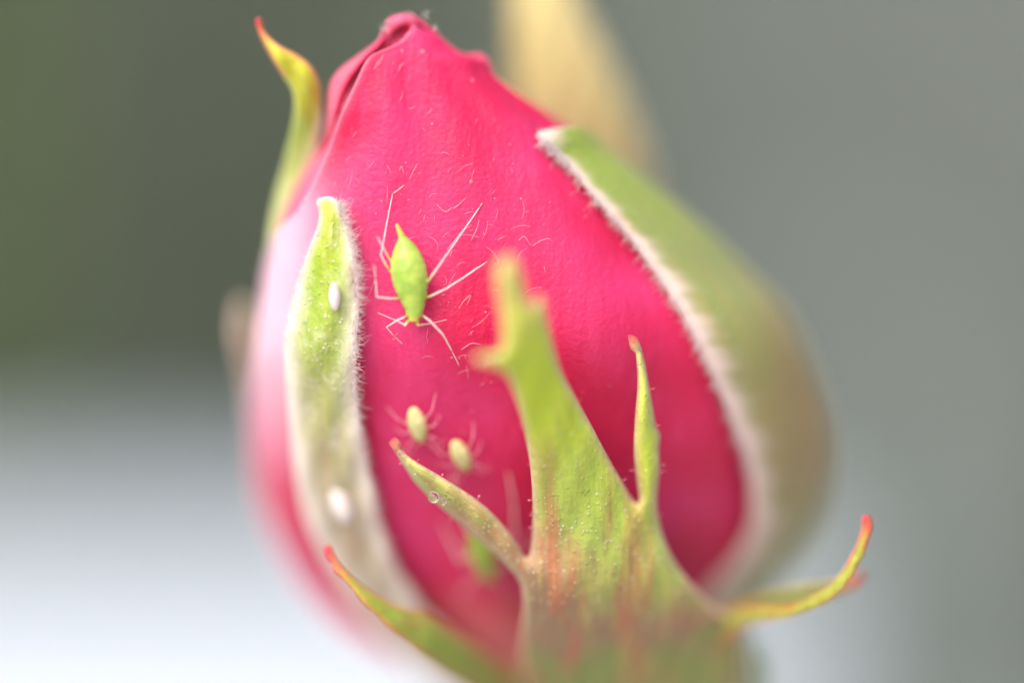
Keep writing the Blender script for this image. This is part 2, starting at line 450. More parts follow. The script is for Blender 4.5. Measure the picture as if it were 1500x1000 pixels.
def chaikin(p, it=2):
    p = np.asarray(p, float)
    for _ in range(it):
        q = np.roll(p, -1, axis=0)
        p = np.stack([.75*p + .25*q, .25*p + .75*q], 1).reshape(-1, 2)
    return p
def resample_closed(p, step):
    q = np.vstack([p, p[:1]]); s = np.concatenate([[0], np.cumsum(np.linalg.norm(np.diff(q, axis=0), axis=1))])
    n = max(8, int(s[-1] / step)); t = np.linspace(0, s[-1], n, endpoint=False)
    return np.stack([np.interp(t, s, q[:, 0]), np.interp(t, s, q[:, 1])], 1)
def inside(poly, pts):
    x, y = pts[:, 0], pts[:, 1]; r = np.zeros(len(pts), bool)
    a = poly; b = np.roll(poly, -1, axis=0)
    for (x0, y0), (x1, y1) in zip(a, b):
        c = ((y0 > y) != (y1 > y)) & (x < (x1 - x0) * (y - y0) / (y1 - y0 + 1e-12) + x0); r ^= c
    return r
def edge_dist(poly, pts):
    a = poly; b = np.roll(poly, -1, axis=0); d = np.full(len(pts), 1e9)
    for p, q in zip(a, b):
        v = q - p; t = np.clip(((pts - p) @ v) / (v @ v + 1e-12), 0, 1)
        d = np.minimum(d, np.linalg.norm(pts - (p + t[:, None] * v), axis=1))
    return d

def leaf(name, outline, ctrl, mat, parent, th=.02, step=7.0, margin_w=6.0, curl=.015, dome=.05, lobe=None, marfn=None, tips=(), along=None, streaky=None, smooth_it=2, wob=.006, depth=None, tipfn=None):
    """a sepal cut to an outline, bent through control depths, with thickness, a domed middle and turned edges"""
    poly = resample_closed(chaikin(outline, smooth_it), step)
    lo, hi = poly.min(0), poly.max(0)
    gx, gy = np.meshgrid(np.arange(lo[0], hi[0], step), np.arange(lo[1], hi[1], step * 1.1))
    gx = gx + (np.arange(gx.shape[0]) % 2)[:, None] * step / 2
    g = np.stack([gx.ravel(), gy.ravel()], 1) + rng.normal(0, .4, (gx.size, 2))
    g = g[inside(poly, g)]
    g = g[edge_dist(poly, g) > step * .55]
    # two rings just inside the outline keep the rolled edge clean
    P = np.vstack([poly, g]); n = len(poly)
    r = geometry.delaunay_2d_cdt([Vector(p) for p in P], [(i, (i + 1) % n) for i in range(n)], [], 1, 1e-5)
    pts = np.array([tuple(p) for p in r[0]]); faces = [tuple(f) for f in r[2]]
    d = edge_dist(poly, pts)
    f = depth if depth else rbf(ctrl)
    Y = f(pts[:, 0], pts[:, 1])
    Y = Y - dome * (1 - np.exp(-d / 22.0)) + curl * np.exp(-d / 5.0)
    Y = Y + wob * np.sin(pts[:, 0] * .11 + pts[:, 1] * .045) + wob * .6 * np.sin(pts[:, 0] * .23 - pts[:, 1] * .09)
    V = [W(x, y, z) for (x, y), z in zip(pts, Y)]
    al = along(pts) if along else (pts[:, 1] - lo[1]) / (hi[1] - lo[1])
    st = streaky(pts) if streaky else np.full(len(pts), .5)
    tip = np.zeros(len(pts))
    for (tx, ty, tr) in tips: tip = np.maximum(tip, np.clip(1.15 - np.hypot(pts[:, 0] - tx, pts[:, 1] - ty) / tr, 0, 1))
    if tipfn: tip = np.maximum(tip, tipfn(pts, d))
    a, b, c = (np.array(V[faces[len(faces)//2][k]]) for k in range(3))
    if np.cross(b - a, c - a)[1] > 0: faces = [q[::-1] for q in faces]
    ob = mesh(name, V, faces, M[mat], parent, attrs={'margin': marfn(pts, d) if marfn else np.exp(-(d / margin_w) ** 1.3), 'cross': d / 10.0, 'lobe': lobe(pts) if lobe else np.zeros(len(pts)), 'along': np.clip(al, 0, 1), 'streaky': st, 'tip': tip})
    solidify(ob, th, -1)
    return ob, f

def fuzz(name, parent, path, n, ln, spread, rad, mat='wool', lift=.006, width=4.0):
    """woolly hairs along an edge: path = [(px, py, Y, dirx, diry)] sampled along the edge"""
    mb = MB(); path = np.asarray(path, float)
    for _ in range(n):
        s = random.random() * (len(path) - 1); i = int(s); p = path[i] + (path[min(i+1, len(path)-1)] - path[i]) * (s - i)
        a = math.atan2(p[4], p[3]) + random.gauss(0, spread); L_ = random.uniform(*ln) * (1 if random.random() > .08 else 1.6)
        x, y = p[0] - p[3] * random.random() * width, p[1] - p[4] * random.random() * width
        Y = p[2] - lift * random.random(); cv = random.gauss(0, .5); pts = []
        dy = random.gauss(0, .35) * L_ / 500
        for k in range(5):
            t = k / 4
            aa = a + cv * t * 1.5
            pts.append(W(x, y, Y + dy * t + .006 * math.sin(t * 5 + cv * 7)))
            x += math.cos(aa) * L_ / 4; y += math.sin(aa) * L_ / 4
        mb.tube(pts, [rad, rad * .9, rad * .35], 3)
    return tag(mb.build(name, M[mat], parent), kind='stuff')

# --- right sepal, hugging the right flank
inR = pchip([(187, 826), (190, 803), (196, 792), (202, 791), (209, 797), (218, 812), (235, 828), (262, 850), (290, 872), (345, 920), (400, 962), (460, 1003), (540, 1042), (620, 1076),
             (700, 1100), (760, 1104), (810, 1088), (860, 1050), (900, 1022), (960, 990), (1040, 950)])
outR_u = pchip([(187, R(6)), (196, R(2)), (230, R(-18)), (400, R(-40)), (700, R(-55)), (900, R(-70)), (1040, R(-90))])
def right_sepal():
    rows = np.concatenate([np.arange(187, 240, 2.0), np.arange(240, 1041, 8)]); nc = 46
    V = []; mar = []; al = []; tip = []; path = []; crs = []; bl = []
    offp = pchip([(187, .04), (260, .025), (420, .036), (600, .062), (760, .07), (900, .05), (1040, .03)])
    for py in rows:
        off = float(offp(py)); x0 = float(inR(py)); u0 = float(u_at(x0, py, 1.0, off)); u1 = float(outR_u(py))
        if py < 200 : u1 = min(u1, u0 - .02)
        for k in range(nc):
            t = (k / (nc - 1)) ** 1.25; u = u0 + (u1 - u0) * t
            px0, _ = body(u, py, 1, off); d = abs(float(px0) - x0) + 40 * max(0, (R(5) - u))
            oo = off + .02 * (1 - math.exp(-d / 30)) - .008 * math.exp(-d / 6) + .005 * math.sin(u * 9 + py * .02)
            px, Y = body(u, py, 1, oo)
            V.append(W(float(px), py, float(Y)))
            dt = math.hypot(float(px) - 800, py - 200)
            bw = (9 + 13 * min(1, max(0, (py - 230) / 250))) * (1 + .22 * math.sin(py * .11) + .16 * math.sin(py * .27 + 1) + .1 * math.sin(py * .051))
            mar.append(max(math.exp(-(d / bw) ** 2), max(0, 1 - dt / 34)))
            al.append(min(1, max(0, (py - 190) / 720))); tip.append(0); crs.append(d / 13.0)
            bl.append(.42 * min(1, max(0, (float(px) - 1075 - .12 * (py - 400)) / 70)) * min(1, max(0, (py - 370) / 90)) * min(1, max(0, (800 - py) / 120)))
            if k == 0: path.append((float(px), py, float(Y) - .014))
    n = len(V)
    ob = mesh('sepal', V, outward(V, grid_faces(len(rows), nc)), M['sepal_right'], bud, attrs={'margin': mar, 'along': al, 'tip': tip, 'streaky': [.5]*n, 'cross': crs, 'lobe': [1.0]*n, 'blush': bl})
    ob['label'] = 'right sepal with a white woolly edge'
    solidify(ob, .022)
    p = np.array(path); tg = np.gradient(p, axis=0); nn = np.stack([-tg[:, 1], tg[:, 0]], 1); nn /= np.linalg.norm(nn, axis=1)[:, None] + 1e-9
    nn[nn[:, 0] > 0] *= -1
    nn = nn * .8 + np.array([-.25, .55])                                     # wool leans towards the base
    k = np.searchsorted(p[:, 1], 206)
    fuzz('edge_wool', ob, np.hstack([p[k:], nn[k:]])[:75], 950, (6, 20), .6, .0010, width=7)
    fuzz('edge_wool', ob, np.hstack([p[:k+5], nn[:k+5]]), 60, (3, 8), .8, .0008)
right_sepal()

# --- left sepal, lying on the front left
ls_out = [(461, 292), (478, 287), (494, 290), (503, 312), (513, 340), (521, 378), (524, 410), (526, 450), (522, 500), (521, 560), (527, 620), (540, 690), (555, 760), (578, 830), (618, 892),
          (680, 950), (740, 1000), (800, 1060), (700, 1055), (630, 1000), (570, 940), (520, 890), (480, 830), (450, 770), (432, 700), (424, 620), (418, 560), (414, 500), (424, 450), (436, 410), (450, 370), (464, 335), (468, 312)]
def ls_depth(px, py):
    px = np.asarray(px, float); py = np.asarray(py, float)
    off = .045 + .045 * np.clip((py - 300) / 500, 0, 1)
    l, r = bL(py), bR(py)
    c = np.clip((px - (l + r) / 2) / ((r - l) / 2 + off * 500), -.985, .985)
    u = np.arccos(c)
    return bF(py) + bRY(py) - (bRY(py) + off) * np.sin(u) + left_turn(c, py)
def ls_margin(p, d):
    mid = np.interp(p[:, 1], [290, 400, 560, 700, 830, 950], [482, 482, 472, 494, 535, 610])
    w = np.where(p[:, 0] > mid, np.interp(p[:, 1], [290, 340, 420, 900], [5, 9, 15, 22]), np.interp(p[:, 1], [290, 380, 460, 900], [4, 6, 16, 22]))
    return np.exp(-(d / w) ** 1.6)
left, _ = leaf('sepal', ls_out, None, 'sepal_left', bud, th=.022, marfn=ls_margin, curl=.006, dome=.035, depth=ls_depth, smooth_it=2,
               along=lambda p: np.clip((p[:, 1] - 290) / 480, 0, 1), streaky=lambda p: np.clip((p[:, 1] - 560) / 200, 0, .6))
left['label'] = 'left sepal with a white woolly edge'
ep = [(497, 295), (503, 312), (513, 340), (521, 378), (524, 410), (525, 450), (521, 500), (521, 560), (527, 620), (540, 690), (555, 760), (578, 830), (618, 892)]
es = spline(ep, 80); tg = np.gradient(es, axis=0); nn = np.stack([-tg[:, 1], tg[:, 0]], 1); nn /= np.linalg.norm(nn, axis=1)[:, None]; nn[nn[:, 0] < 0] *= -1
nn = nn * .9 + np.array([.1, .15])
Ye = ls_depth(es[:, 0], es[:, 1]) - .018
fuzz('edge_wool', left, np.column_stack([es, Ye, nn]), 1200, (5, 18), .8, .0009, width=6)
el = spline([(466, 335), (450, 370), (436, 410), (424, 450), (415, 500)], 30)
fuzz('edge_wool', left, np.column_stack([el, ls_depth(el[:, 0], el[:, 1]) - .01, np.tile([-.5, -.6], (30, 1))]), 160, (4, 9), .8, .0008, width=12)

# --- front sepal with its side lobes, standing away from the petals towards the lens
fs_out = [(726, 394), (733, 379), (746, 372), (758, 380), (766, 408), (776, 450), (784, 444), (791, 430), (796, 434), (800, 458), (807, 490), (820, 540), (845, 585), (868, 625), (890, 668), (915, 712), (932, 738), (937, 734),
          (932, 700), (928, 660), (930, 610), (935, 560), (931, 510), (927, 488), (936, 497), (945, 530), (953, 575), (962, 630), (969, 634), (965, 652), (967, 690), (961, 735), (968, 775), (985, 818), (1010, 852), (1040, 885),
          (1075, 905), (1095, 940), (1095, 1010), (1060, 1080), (930, 1110), (820, 1080), (775, 1030), (762, 990), (763, 930), (768, 880), (762, 850), (735, 820), (705, 793), (672, 765), (638, 737), (606, 706), (594, 686), (580, 664), (566, 645), (578, 650),
          (592, 664), (616, 680), (660, 706), (705, 735), (735, 765), (758, 795), (770, 818), (777, 812), (781, 770), (780, 720), (775, 665), (764, 610), (752, 572), (743, 549), (722, 536), (702, 532), (693, 525), (702, 519), (722, 517), (738, 512), (734, 460), (727, 420)]
fs_ctrl = [(745, 375, -.47), (760, 440, -.41), (770, 500, -.35), (790, 560, -.25), (815, 640, -.13), (840, 720, -.05), (850, 800, .0), (800, 800, .02), (930, 800, .04), (870, 870, .05), (800, 880, .06), (985, 870, .12),
           (880, 930, .20), (790, 950, .26), (1040, 940, .32), (890, 1010, .42), (890, 1080, .58), (780, 1030, .48), (1060, 1050, .55),
           (695, 525, -.44), (945, 700, .0), (945, 600, -.045), (929, 495, -.09), (770, 835, .02), (700, 770, .0), (640, 720, -.02), (600, 685, -.04), (568, 648, -.06), (795, 430, -.38)]
front, fsY = leaf('sepal', fs_out, fs_ctrl, 'sepal_front', bud, lobe=lambda p: np.clip((772 - p[:, 0]) / 14, 0, 1) * (p[:, 1] > 620), th=.024, margin_w=5.5, curl=.02, dome=.035, step=6.0, smooth_it=2, wob=.004,
             tips=[(567, 647, 26), (928, 490, 22)],
             along=lambda p: np.clip((p[:, 1] - 380) / 600 + np.clip((835 - p[:, 0]) / 700, -.12, .08) * np.clip((p[:, 1] - 640) / 80, 0, 1) * np.clip((930 - p[:, 1]) / 60, 0, 1) + np.clip((p[:, 0] - 960) / 500, 0, .2) * np.clip((p[:, 1] - 880) / 60, 0, 1), 0, 1),
             streaky=lambda p: np.clip((p[:, 1] - 600) / 220, 0, 1) * np.clip(1.25 - np.abs(p[:, 0] - 835) / 160, .25, 1) + .6 * ((p[:, 0] < 765) & (p[:, 1] > 600)))
front['label'] = 'front sepal with slender side lobes'
# stalked glands along the edges of the front sepal
def edge_glands():
    poly = resample_closed(chaikin(fs_out, 2), 3.0); mb = MB()
    nxt = np.roll(poly, -2, axis=0) - np.roll(poly, 2, axis=0)
    for i, (p, t) in enumerate(zip(poly, nxt)):
        if p[1] < 560 or p[1] > 900 or random.random() > .07: continue
        n = np.array([t[1], -t[0]]); n = n / (np.linalg.norm(n) + 1e-9)
        if inside(poly, np.array([p + n * 3]))[0]: n = -n
        L_ = random.uniform(3, 8); q = p + n * L_ + np.array([random.gauss(0, 1.5), random.gauss(0, 1.5)])
        Y = float(fsY(p[0], p[1])) + .012
        mb.tube([W(p[0] - n[0], p[1] - n[1], Y), W(*(p + (q - p) * .5), Y - .004), W(*q, Y - .006)], [.0011, .0007], 4)
        if random.random() < .5: mb.ball(W(*q, Y - .006), random.uniform(.0018, .0034), 6, 5)
    tag(mb.build('edge_glands', M['gland'], front), kind='stuff')
edge_glands()
def sepal_grains():
    mb = MB(); poly = resample_closed(chaikin(fs_out, 2), 8.0); k = 0
    while k < 140:
        p = np.array([[random.uniform(690, 1060), random.triangular(620, 960, 830)]])
        if not inside(poly, p)[0]: continue
        d = float(edge_dist(poly, p)[0])
        if d < 5: continue
        k += 1
        x, y = p[0]; Y = float(fsY(x, y)) - .035 * (1 - math.exp(-d / 22)) - .0035 + .02 * math.exp(-d / 5) + .004*math.sin(x*.11 + y*.045) + .0024*math.sin(x*.23 - y*.09)
        mb.ball(W(x, y, Y), (random.uniform(.0014, .003), .0012, random.uniform(.002, .0045)), 6, 4)
    tag(mb.build('surface_grains', M['grain'], front), kind='stuff')
sepal_grains()

# --- curled lobes and the sepals behind
o, _ = leaf('sepal', [(479, 797), (484, 796), (490, 812), (502, 830), (522, 848), (548, 868), (580, 885), (612, 896), (624, 893), (640, 908), (690, 938), (740, 978), (800, 1050), (740, 1060), (690, 1010), (630, 968), (585, 930), (555, 905), (525, 872), (500, 843), (484, 814)],
     [(481, 797, .02), (520, 850, .0), (570, 895, .03), (640, 935, .16), (700, 985, .34), (760, 1050, .55)], 'sepal_thin', bud, lobe=lambda p: np.ones(len(p)), th=.018, step=5, margin_w=5, dome=.02, curl=.008, wob=.003,
     tips=[(480, 797, 52)], streaky=lambda p: np.clip((p[:, 1] - 820) / 120, 0, .8))
o['label'] = 'slender lobe with a red curled tip'
o, _ = leaf('sepal', [(1268, 752), (1276, 770), (1272, 795), (1255, 832), (1232, 864), (1200, 888), (1160, 903), (1120, 910), (1080, 915), (1050, 960), (1010, 960), (1020, 915), (1060, 890), (1110, 888), (1150, 890), (1190, 876), (1225, 848), (1248, 812), (1262, 780), (1262, 756)],
     [(1268, 755, .02), (1265, 800, .02), (1225, 860, .02), (1160, 893, .10), (1080, 900, .25), (1020, 940, .40)], 'sepal_thin', bud, lobe=lambda p: np.ones(len(p)), th=.016, step=4.5, margin_w=2.5, dome=.018, curl=.0,
     tips=[(1268, 754, 38)], along=lambda p: np.clip((1275 - p[:, 0]) / 300, 0.32, 1), tipfn=lambda p, d:   .7 * np.exp(-(d / 2.6) ** 1.3) * (p[:, 0] + p[:, 1] * .9 < 1992 - np.clip(p[:,1]-800, 0, 200)*.35))
o['label'] = 'lobe curling up to a red tip on the right'
o, _ = leaf('sepal', [(1130, 870), (1180, 858), (1235, 852), (1262, 838), (1266, 848), (1240, 866), (1190, 885), (1120, 905), (1060, 920), (1060, 890)],
     [(1262, 842, .22), (1180, 868, .32), (1080, 900, .45), (1060, 915, .5)], 'sepal_thin', bud, th=.02, step=6, margin_w=2, tips=[(1262, 842, 42)])
o, _ = leaf('sepal', [(373, 28), (378, 26), (384, 42), (394, 55), (412, 68), (436, 80), (456, 95), (468, 118), (472, 145), (472, 185), (464, 230), (448, 290), (432, 350), (420, 420), (408, 470), (398, 470), (391, 420), (392, 350), (400, 300), (413, 250), (425, 200), (432, 160), (429, 132), (412, 110), (394, 82), (380, 52)],
     [(376, 28, .04), (410, 90, .03), (450, 130, .07), (450, 180, .13), (430, 250, .20), (410, 350, .25), (400, 460, .32)], 'sepal_backleft', bud, lobe=lambda p: np.ones(len(p)), marfn=lambda p, d: np.where(p[:, 1] < 135, .25 * np.exp(-d / 3), np.exp(-(d / np.interp(p[:, 1], [135, 190, 300], [3, 10, 16])) ** 1.3) * np.clip((p[:, 0] - 425) / 20 + (p[:, 1] - 250) / 60, .1, 1)), th=.022, step=5, dome=.02, curl=.01,
     tips=[(377, 30, 36)], margin_w=11, tipfn=lambda p, d: .75 * np.exp(-(d / 4.0) ** 1.3) * (p[:, 1] < 112), streaky=lambda p: 0 * p[:, 1] + .25, along=lambda p: np.clip((p[:, 1] - 30) / 260, 0, 1))
o['label'] = 'narrow yellow green sepal with a red tip'
# small faded lobe low on the left flank
o, _ = leaf('sepal', [(350, 444), (358, 438), (368, 452), (380, 480), (390, 520), (396, 580), (398, 660), (386, 660), (374, 610), (362, 560), (352, 510), (347, 472)],
     [(345, 440, .56), (362, 500, .64), (378, 600, .72), (385, 660, .76)], 'sepal_right', bud, lobe=lambda p: np.ones(len(p)), th=.02, step=7, streaky=lambda p: np.ones(len(p)))
# pale broad sepal standing up behind the bud
o, _ = leaf('sepal', [(790, -190), (812, -190), (825, -110), (840, -20), (868, 40), (900, 105), (930, 175), (950, 245), (960, 330), (900, 420), (800, 420), (770, 300), (758, 180), (750, 80), (746, -10), (762, -110)],
     [(800, -190, .85), (800, 0, .80), (850, 150, .86), (870, 300, 1.0), (860, 420, 1.15), (760, 100, .84), (950, 200, .92)], 'sepal_back', bud, th=.025, step=12, dome=.03)
o['label'] = 'broad yellowish sepal behind the bud'
# hip and stem under the bud
mb = MB(); prof = [(900, .30), (925, .36), (960, .42), (1000, .43), (1050, .38), (1100, .30), (1150, .2), (1200, .14)]
V = []; F = []; nu = 40
for i, (py, r) in enumerate(prof):
    for k in range(nu):
        a = 2 * math.pi * k / nu
        x, y, z = W(905 + (py - 900) * .10, py, .86 + (py - 900) * .0007)
        V.append((x + r * math.cos(a), y + r * .95 * math.sin(a), z))
F = [(i*nu + k, i*nu + (k+1) % nu, (i+1)*nu + (k+1) % nu, (i+1)*nu + k) for i in range(len(prof) - 1) for k in range(nu)]
mesh('hip', V, F, M['hip'], bud)
mb = MB(); mb.tube(spline([W(932, 1170, 1.05), W(945, 1350, 1.2), W(960, 1700, 1.5), W(980, 2300, 1.9)], 16), [.15, .13, .13], 14)
mb.build('stem', M['hip'], bud)

# ------------------------------------------------------------------ fine hairs and specks lying on the main petal
main_petal = [o for o in bud.children if o.name == 'petal'][0]
def petal_hairs():
    mb = MB(); n = 0
    while n < 85:
        px = random.gauss(640, 95); py = random.triangular(130, 620, 330)
        if px < 470 or px > 1000 or py < 60 or px < edge_x(py): continue
        n += 1; L_ = random.choice([5, 8, 10, 14, 20, 28]) * random.uniform(.7, 1.2); a = random.gauss(-math.pi / 3.2, .55); cv = random.gauss(0, .9)
        pts = []; x, y = px, py
        for k in range(6):
            pts.append(W(x, y, Ysurf(x, y) - .004 - .006 * math.sin(math.pi * k / 5)))
            x += math.cos(a + cv * k / 5) * L_ / 5; y += math.sin(a + cv * k / 5) * L_ / 5
        mb.tube(pts, [.0006, .0010, .0005], 3)
    # the longer single fibres
    for p in ([(655, 365), (668, 350), (678, 335)], [(690, 352), (698, 336), (702, 322)], [(664, 305), (672, 300), (682, 290)], [(600, 262), (606, 250), (611, 240)],
              [(672, 250), (682, 243), (692, 240)], [(585, 250), (588, 244), (592, 254)], [(700, 390), (690, 398), (680, 404)], [(672, 452), (680, 440), (690, 432), (684, 446)],
              [(560, 236), (568, 244), (573, 254)], [(676, 512), (690, 503), (704, 504)], [(780, 360), (793, 352), (806, 350), (812, 358)], [(760, 352), (768, 346), (776, 358)],
              [(548, 102), (552, 94), (556, 86)], [(554, 96), (558, 88), (562, 80)], [(584, 104), (587, 96), (592, 92)], [(640, 300), (652, 310), (662, 304)]):
        sp = spline(p, 8); mb.tube([W(x, y, Ysurf(x, y) - .006) for x, y in sp], [.001, .0014, .0007], 4)
    tag(mb.build('surface_hairs', M['fibre'], main_petal), kind='stuff')
    mb = MB()
    for _ in range(90):
        px, py = random.gauss(690, 130), random.triangular(70, 760, 250)
        if px < 480 or px > 1040 or px < edge_x(py) + 8: continue
        mb.ball(W(px, py, Ysurf(px, py) - .003), random.choice([.0012, .0015, .002, .003]), 6, 4)
    for px, py, r in ((619, 76, .006), (589, 75, .004), (692, 118, .0055), (690, 266, .006)):
        mb.ball(W(px, py, Ysurf(px, py) - .003), r, 8, 6)
    tag(mb.build('surface_specks', M['fibre'], main_petal), kind='stuff')
    mb = MB()                                                                # pale fluff at the very tip
    for _ in range(22):
        x, y = random.choice([(622, 26), (634, 42), (564, 40), (607, 24), (570, 28)]); x += random.gauss(0, 3); y += random.gauss(0, 2.5)
        a = random.choice([random.gauss(-.3, .5), random.gauss(-1.2, .6)]) if x > 600 else random.gauss(2.6, .8); L_ = random.uniform(5, 13)
        pts = [W(x + math.cos(a + .4*t*t) * L_ * t, y + math.sin(a + .4*t*t) * L_ * t, .02 + random.gauss(0, .003)) for t in (0, .35, .7, 1)]
        mb.tube(pts, [.0014, .0006], 3)
    tag(mb.build('tip_fluff', M['wool'], main_petal), kind='stuff')
def edge_x(py): return float(edge_px(py)) if py < 300 else 440
petal_hairs()

# ------------------------------------------------------------------ aphids
def aphid_material(name, body, leg):
    m, nt, b = new_mat(name)
    v = obj_coord(nt); n = noise(nt, v, 22, 3); n2 = noise(nt, v, 60, 2)
    c = mix(nt, ramp(nt, n, [(.38, (0, 0, 0)), (.62, (1, 1, 1))]), tuple(x * .9 for x in body), (body[0] * 1.22 + .03, body[1] * 1.12, body[2] * 1.3))
    c = mix(nt, ramp(nt, n2, [(.55, (0, 0, 0)), (.75, (.2, .2, .2))]), c, (.78, .74, .25))
    c = mix(nt, attr(nt, 'front_end'), c, (.72, .60, .12))
    c = mix(nt, math_(nt, 'MULTIPLY', attr(nt, 'flank'), .55), c, (.62, .74, .22))
    c = mix(nt, attr(nt, 'limb'), c, leg)
    c = mix(nt, math_(nt, 'MULTIPLY', attr(nt, 'joint'), .75), c, (.22, .10, .07))
    nt.links.new(c, b.inputs['Base Color'])
    b.inputs['Roughness'].default_value = .38
    b.inputs['Subsurface Weight'].default_value = .25; b.inputs['Subsurface Radius'].default_value = (.8, 1, .3); b.inputs['Subsurface Scale'].default_value = .03
    bump(nt, b, n2, .4, .008)
    return m
M['aphid'] = aphid_material('aphid_skin', (.35, .55, .08), (.88, .72, .69))
M['nymph'] = aphid_material('young_aphid_skin', (.74, .76, .36), (.85, .30, .42))
M['eye'] = plain('insect_eye', (.35, .04, .03), .3, 0, 30, .1, 0)

def aphid(axis, half, limbs, mat, label, group, voxel, height=.06, flat=.62, eyes=True, seg=24, lt=.5):
    """one continuous skin: trunk, head, tail and limbs are fused and remeshed; axis = [(px, py)] tail to head"""
    ax = spline(axis, seg); hw = np.interp(np.linspace(0, 1, seg), np.linspace(0, 1, len(half)), half)
    tr = MB(); V = []; nu = 18; cs = []
    for (x, y), r in zip(ax, hw):
        cs.append((x, y, Ysurf(x, y) - height))
    cs = np.array(cs); cs[:, 2] = np.interp(np.arange(seg), [0, seg - 1], [cs[0, 2], cs[-1, 2]]) * .6 + cs[:, 2] * .4
    t = np.gradient(cs[:, :2], axis=0); t /= np.linalg.norm(t, axis=1)[:, None]
    for (x, y, Y), r, (tx, ty), j in zip(cs, hw, t, range(seg)):
        ring = 1 + .02 * math.cos(j * math.pi) * (1.3 if j > seg * .6 else .6)
        for k in range(nu):
            w = 2 * math.pi * k / nu
            V.append(W(x - ty * r * ring * math.cos(w), y + tx * r * ring * math.cos(w), Y - r / 500 * flat * math.sin(w) * (1 if math.sin(w) > 0 else .7)))
    F = [(i*nu + k, i*nu + (k+1) % nu, (i+1)*nu + (k+1) % nu, (i+1)*nu + k) for i in range(seg - 1) for k in range(nu)]
    F += [tuple(range(nu))[::-1], tuple(range((seg - 1) * nu, seg * nu))]
    tr.add(V, F)
    for pts, rad in limbs:
        p3 = [W(x, y, Ysurf(x, y) - h) for x, y, h in pts]
        q = []
        for a, b in zip(p3[:-1], p3[1:]): q += [np.array(a) + (np.array(b) - np.array(a)) * s for s in (0, .15, .5, .85)]
        q.append(np.array(p3[-1])); tr.tube(q, [x * lt for x in rad], 8)
    base = W(*axis[len(axis) // 2], Ysurf(*axis[len(axis) // 2]))
    raw = tr.build('aphid_raw', M[mat])
    md = raw.modifiers.new('r', 'REMESH'); md.mode = 'VOXEL'; md.voxel_size = voxel
    sm = raw.modifiers.new('s', 'SMOOTH'); sm.factor = .5; sm.iterations = 2
    dg = bpy.context.evaluated_depsgraph_get(); ev = raw.evaluated_get(dg)
    em = ev.to_mesh(); vv = np.array([tuple(v.co) for v in em.vertices]); ff = [tuple(p.vertices) for p in em.polygons]; ev.to_mesh_clear()
    me0 = raw.data; bpy.data.objects.remove(raw); bpy.data.meshes.remove(me0)
    c3 = np.array([W(*c) for c in cs]); limb = np.zeros(len(vv)); fe = np.zeros(len(vv))
    dd = np.linalg.norm(vv[:, None, :] - c3[None], axis=2) / (hw[None] / 500 * 1.12 + .002)
    dm = dd.min(1); ii = dd.argmin(1)
    limb = np.clip((dm - 1.0) / .22, 0, 1); fe = np.clip((ii / (seg - 1) - .86) / .1, 0, 1) * (.8 if mat == 'aphid' else .15)
    fe = np.maximum(fe, np.clip((.2 - ii / (seg - 1)) / .12, 0, 1) * (.55 if mat == 'aphid' else .1))
    jt = np.zeros(len(vv))
    for pts, rad in limbs:
        if len(pts) < 4: continue
        e = np.array(W(pts[-2][0], pts[-2][1], Ysurf(pts[-2][0], pts[-2][1]) - pts[-2][2])); jt = np.maximum(jt, np.exp(-(np.linalg.norm(vv - e, axis=1) / .006) ** 2))
        e = np.array(W(pts[-1][0], pts[-1][1], Ysurf(pts[-1][0], pts[-1][1]) - pts[-1][2])); jt = np.maximum(jt, np.exp(-(np.linalg.norm(vv - e, axis=1) / .008) ** 2))
    ob = mesh('aphid', vv, ff, M[mat], None, attrs={'limb': limb, 'front_end': fe, 'joint': jt * limb, 'flank': np.clip((dm - .72) / .25, 0, 1)}, origin=base)
    tag(ob, label, 'aphid', group)
    if eyes:
        h, r, (tx, ty) = cs[-3], hw[-3], t[-3]
        for sgn in (-1, 1):
            e = MB(); e.ball(W(h[0] - sgn * ty * r * .92, h[1] + sgn * tx * r * .92, h[2] - .006), .0058, 8, 6); e.build('eye', M['eye'], ob)
    return ob

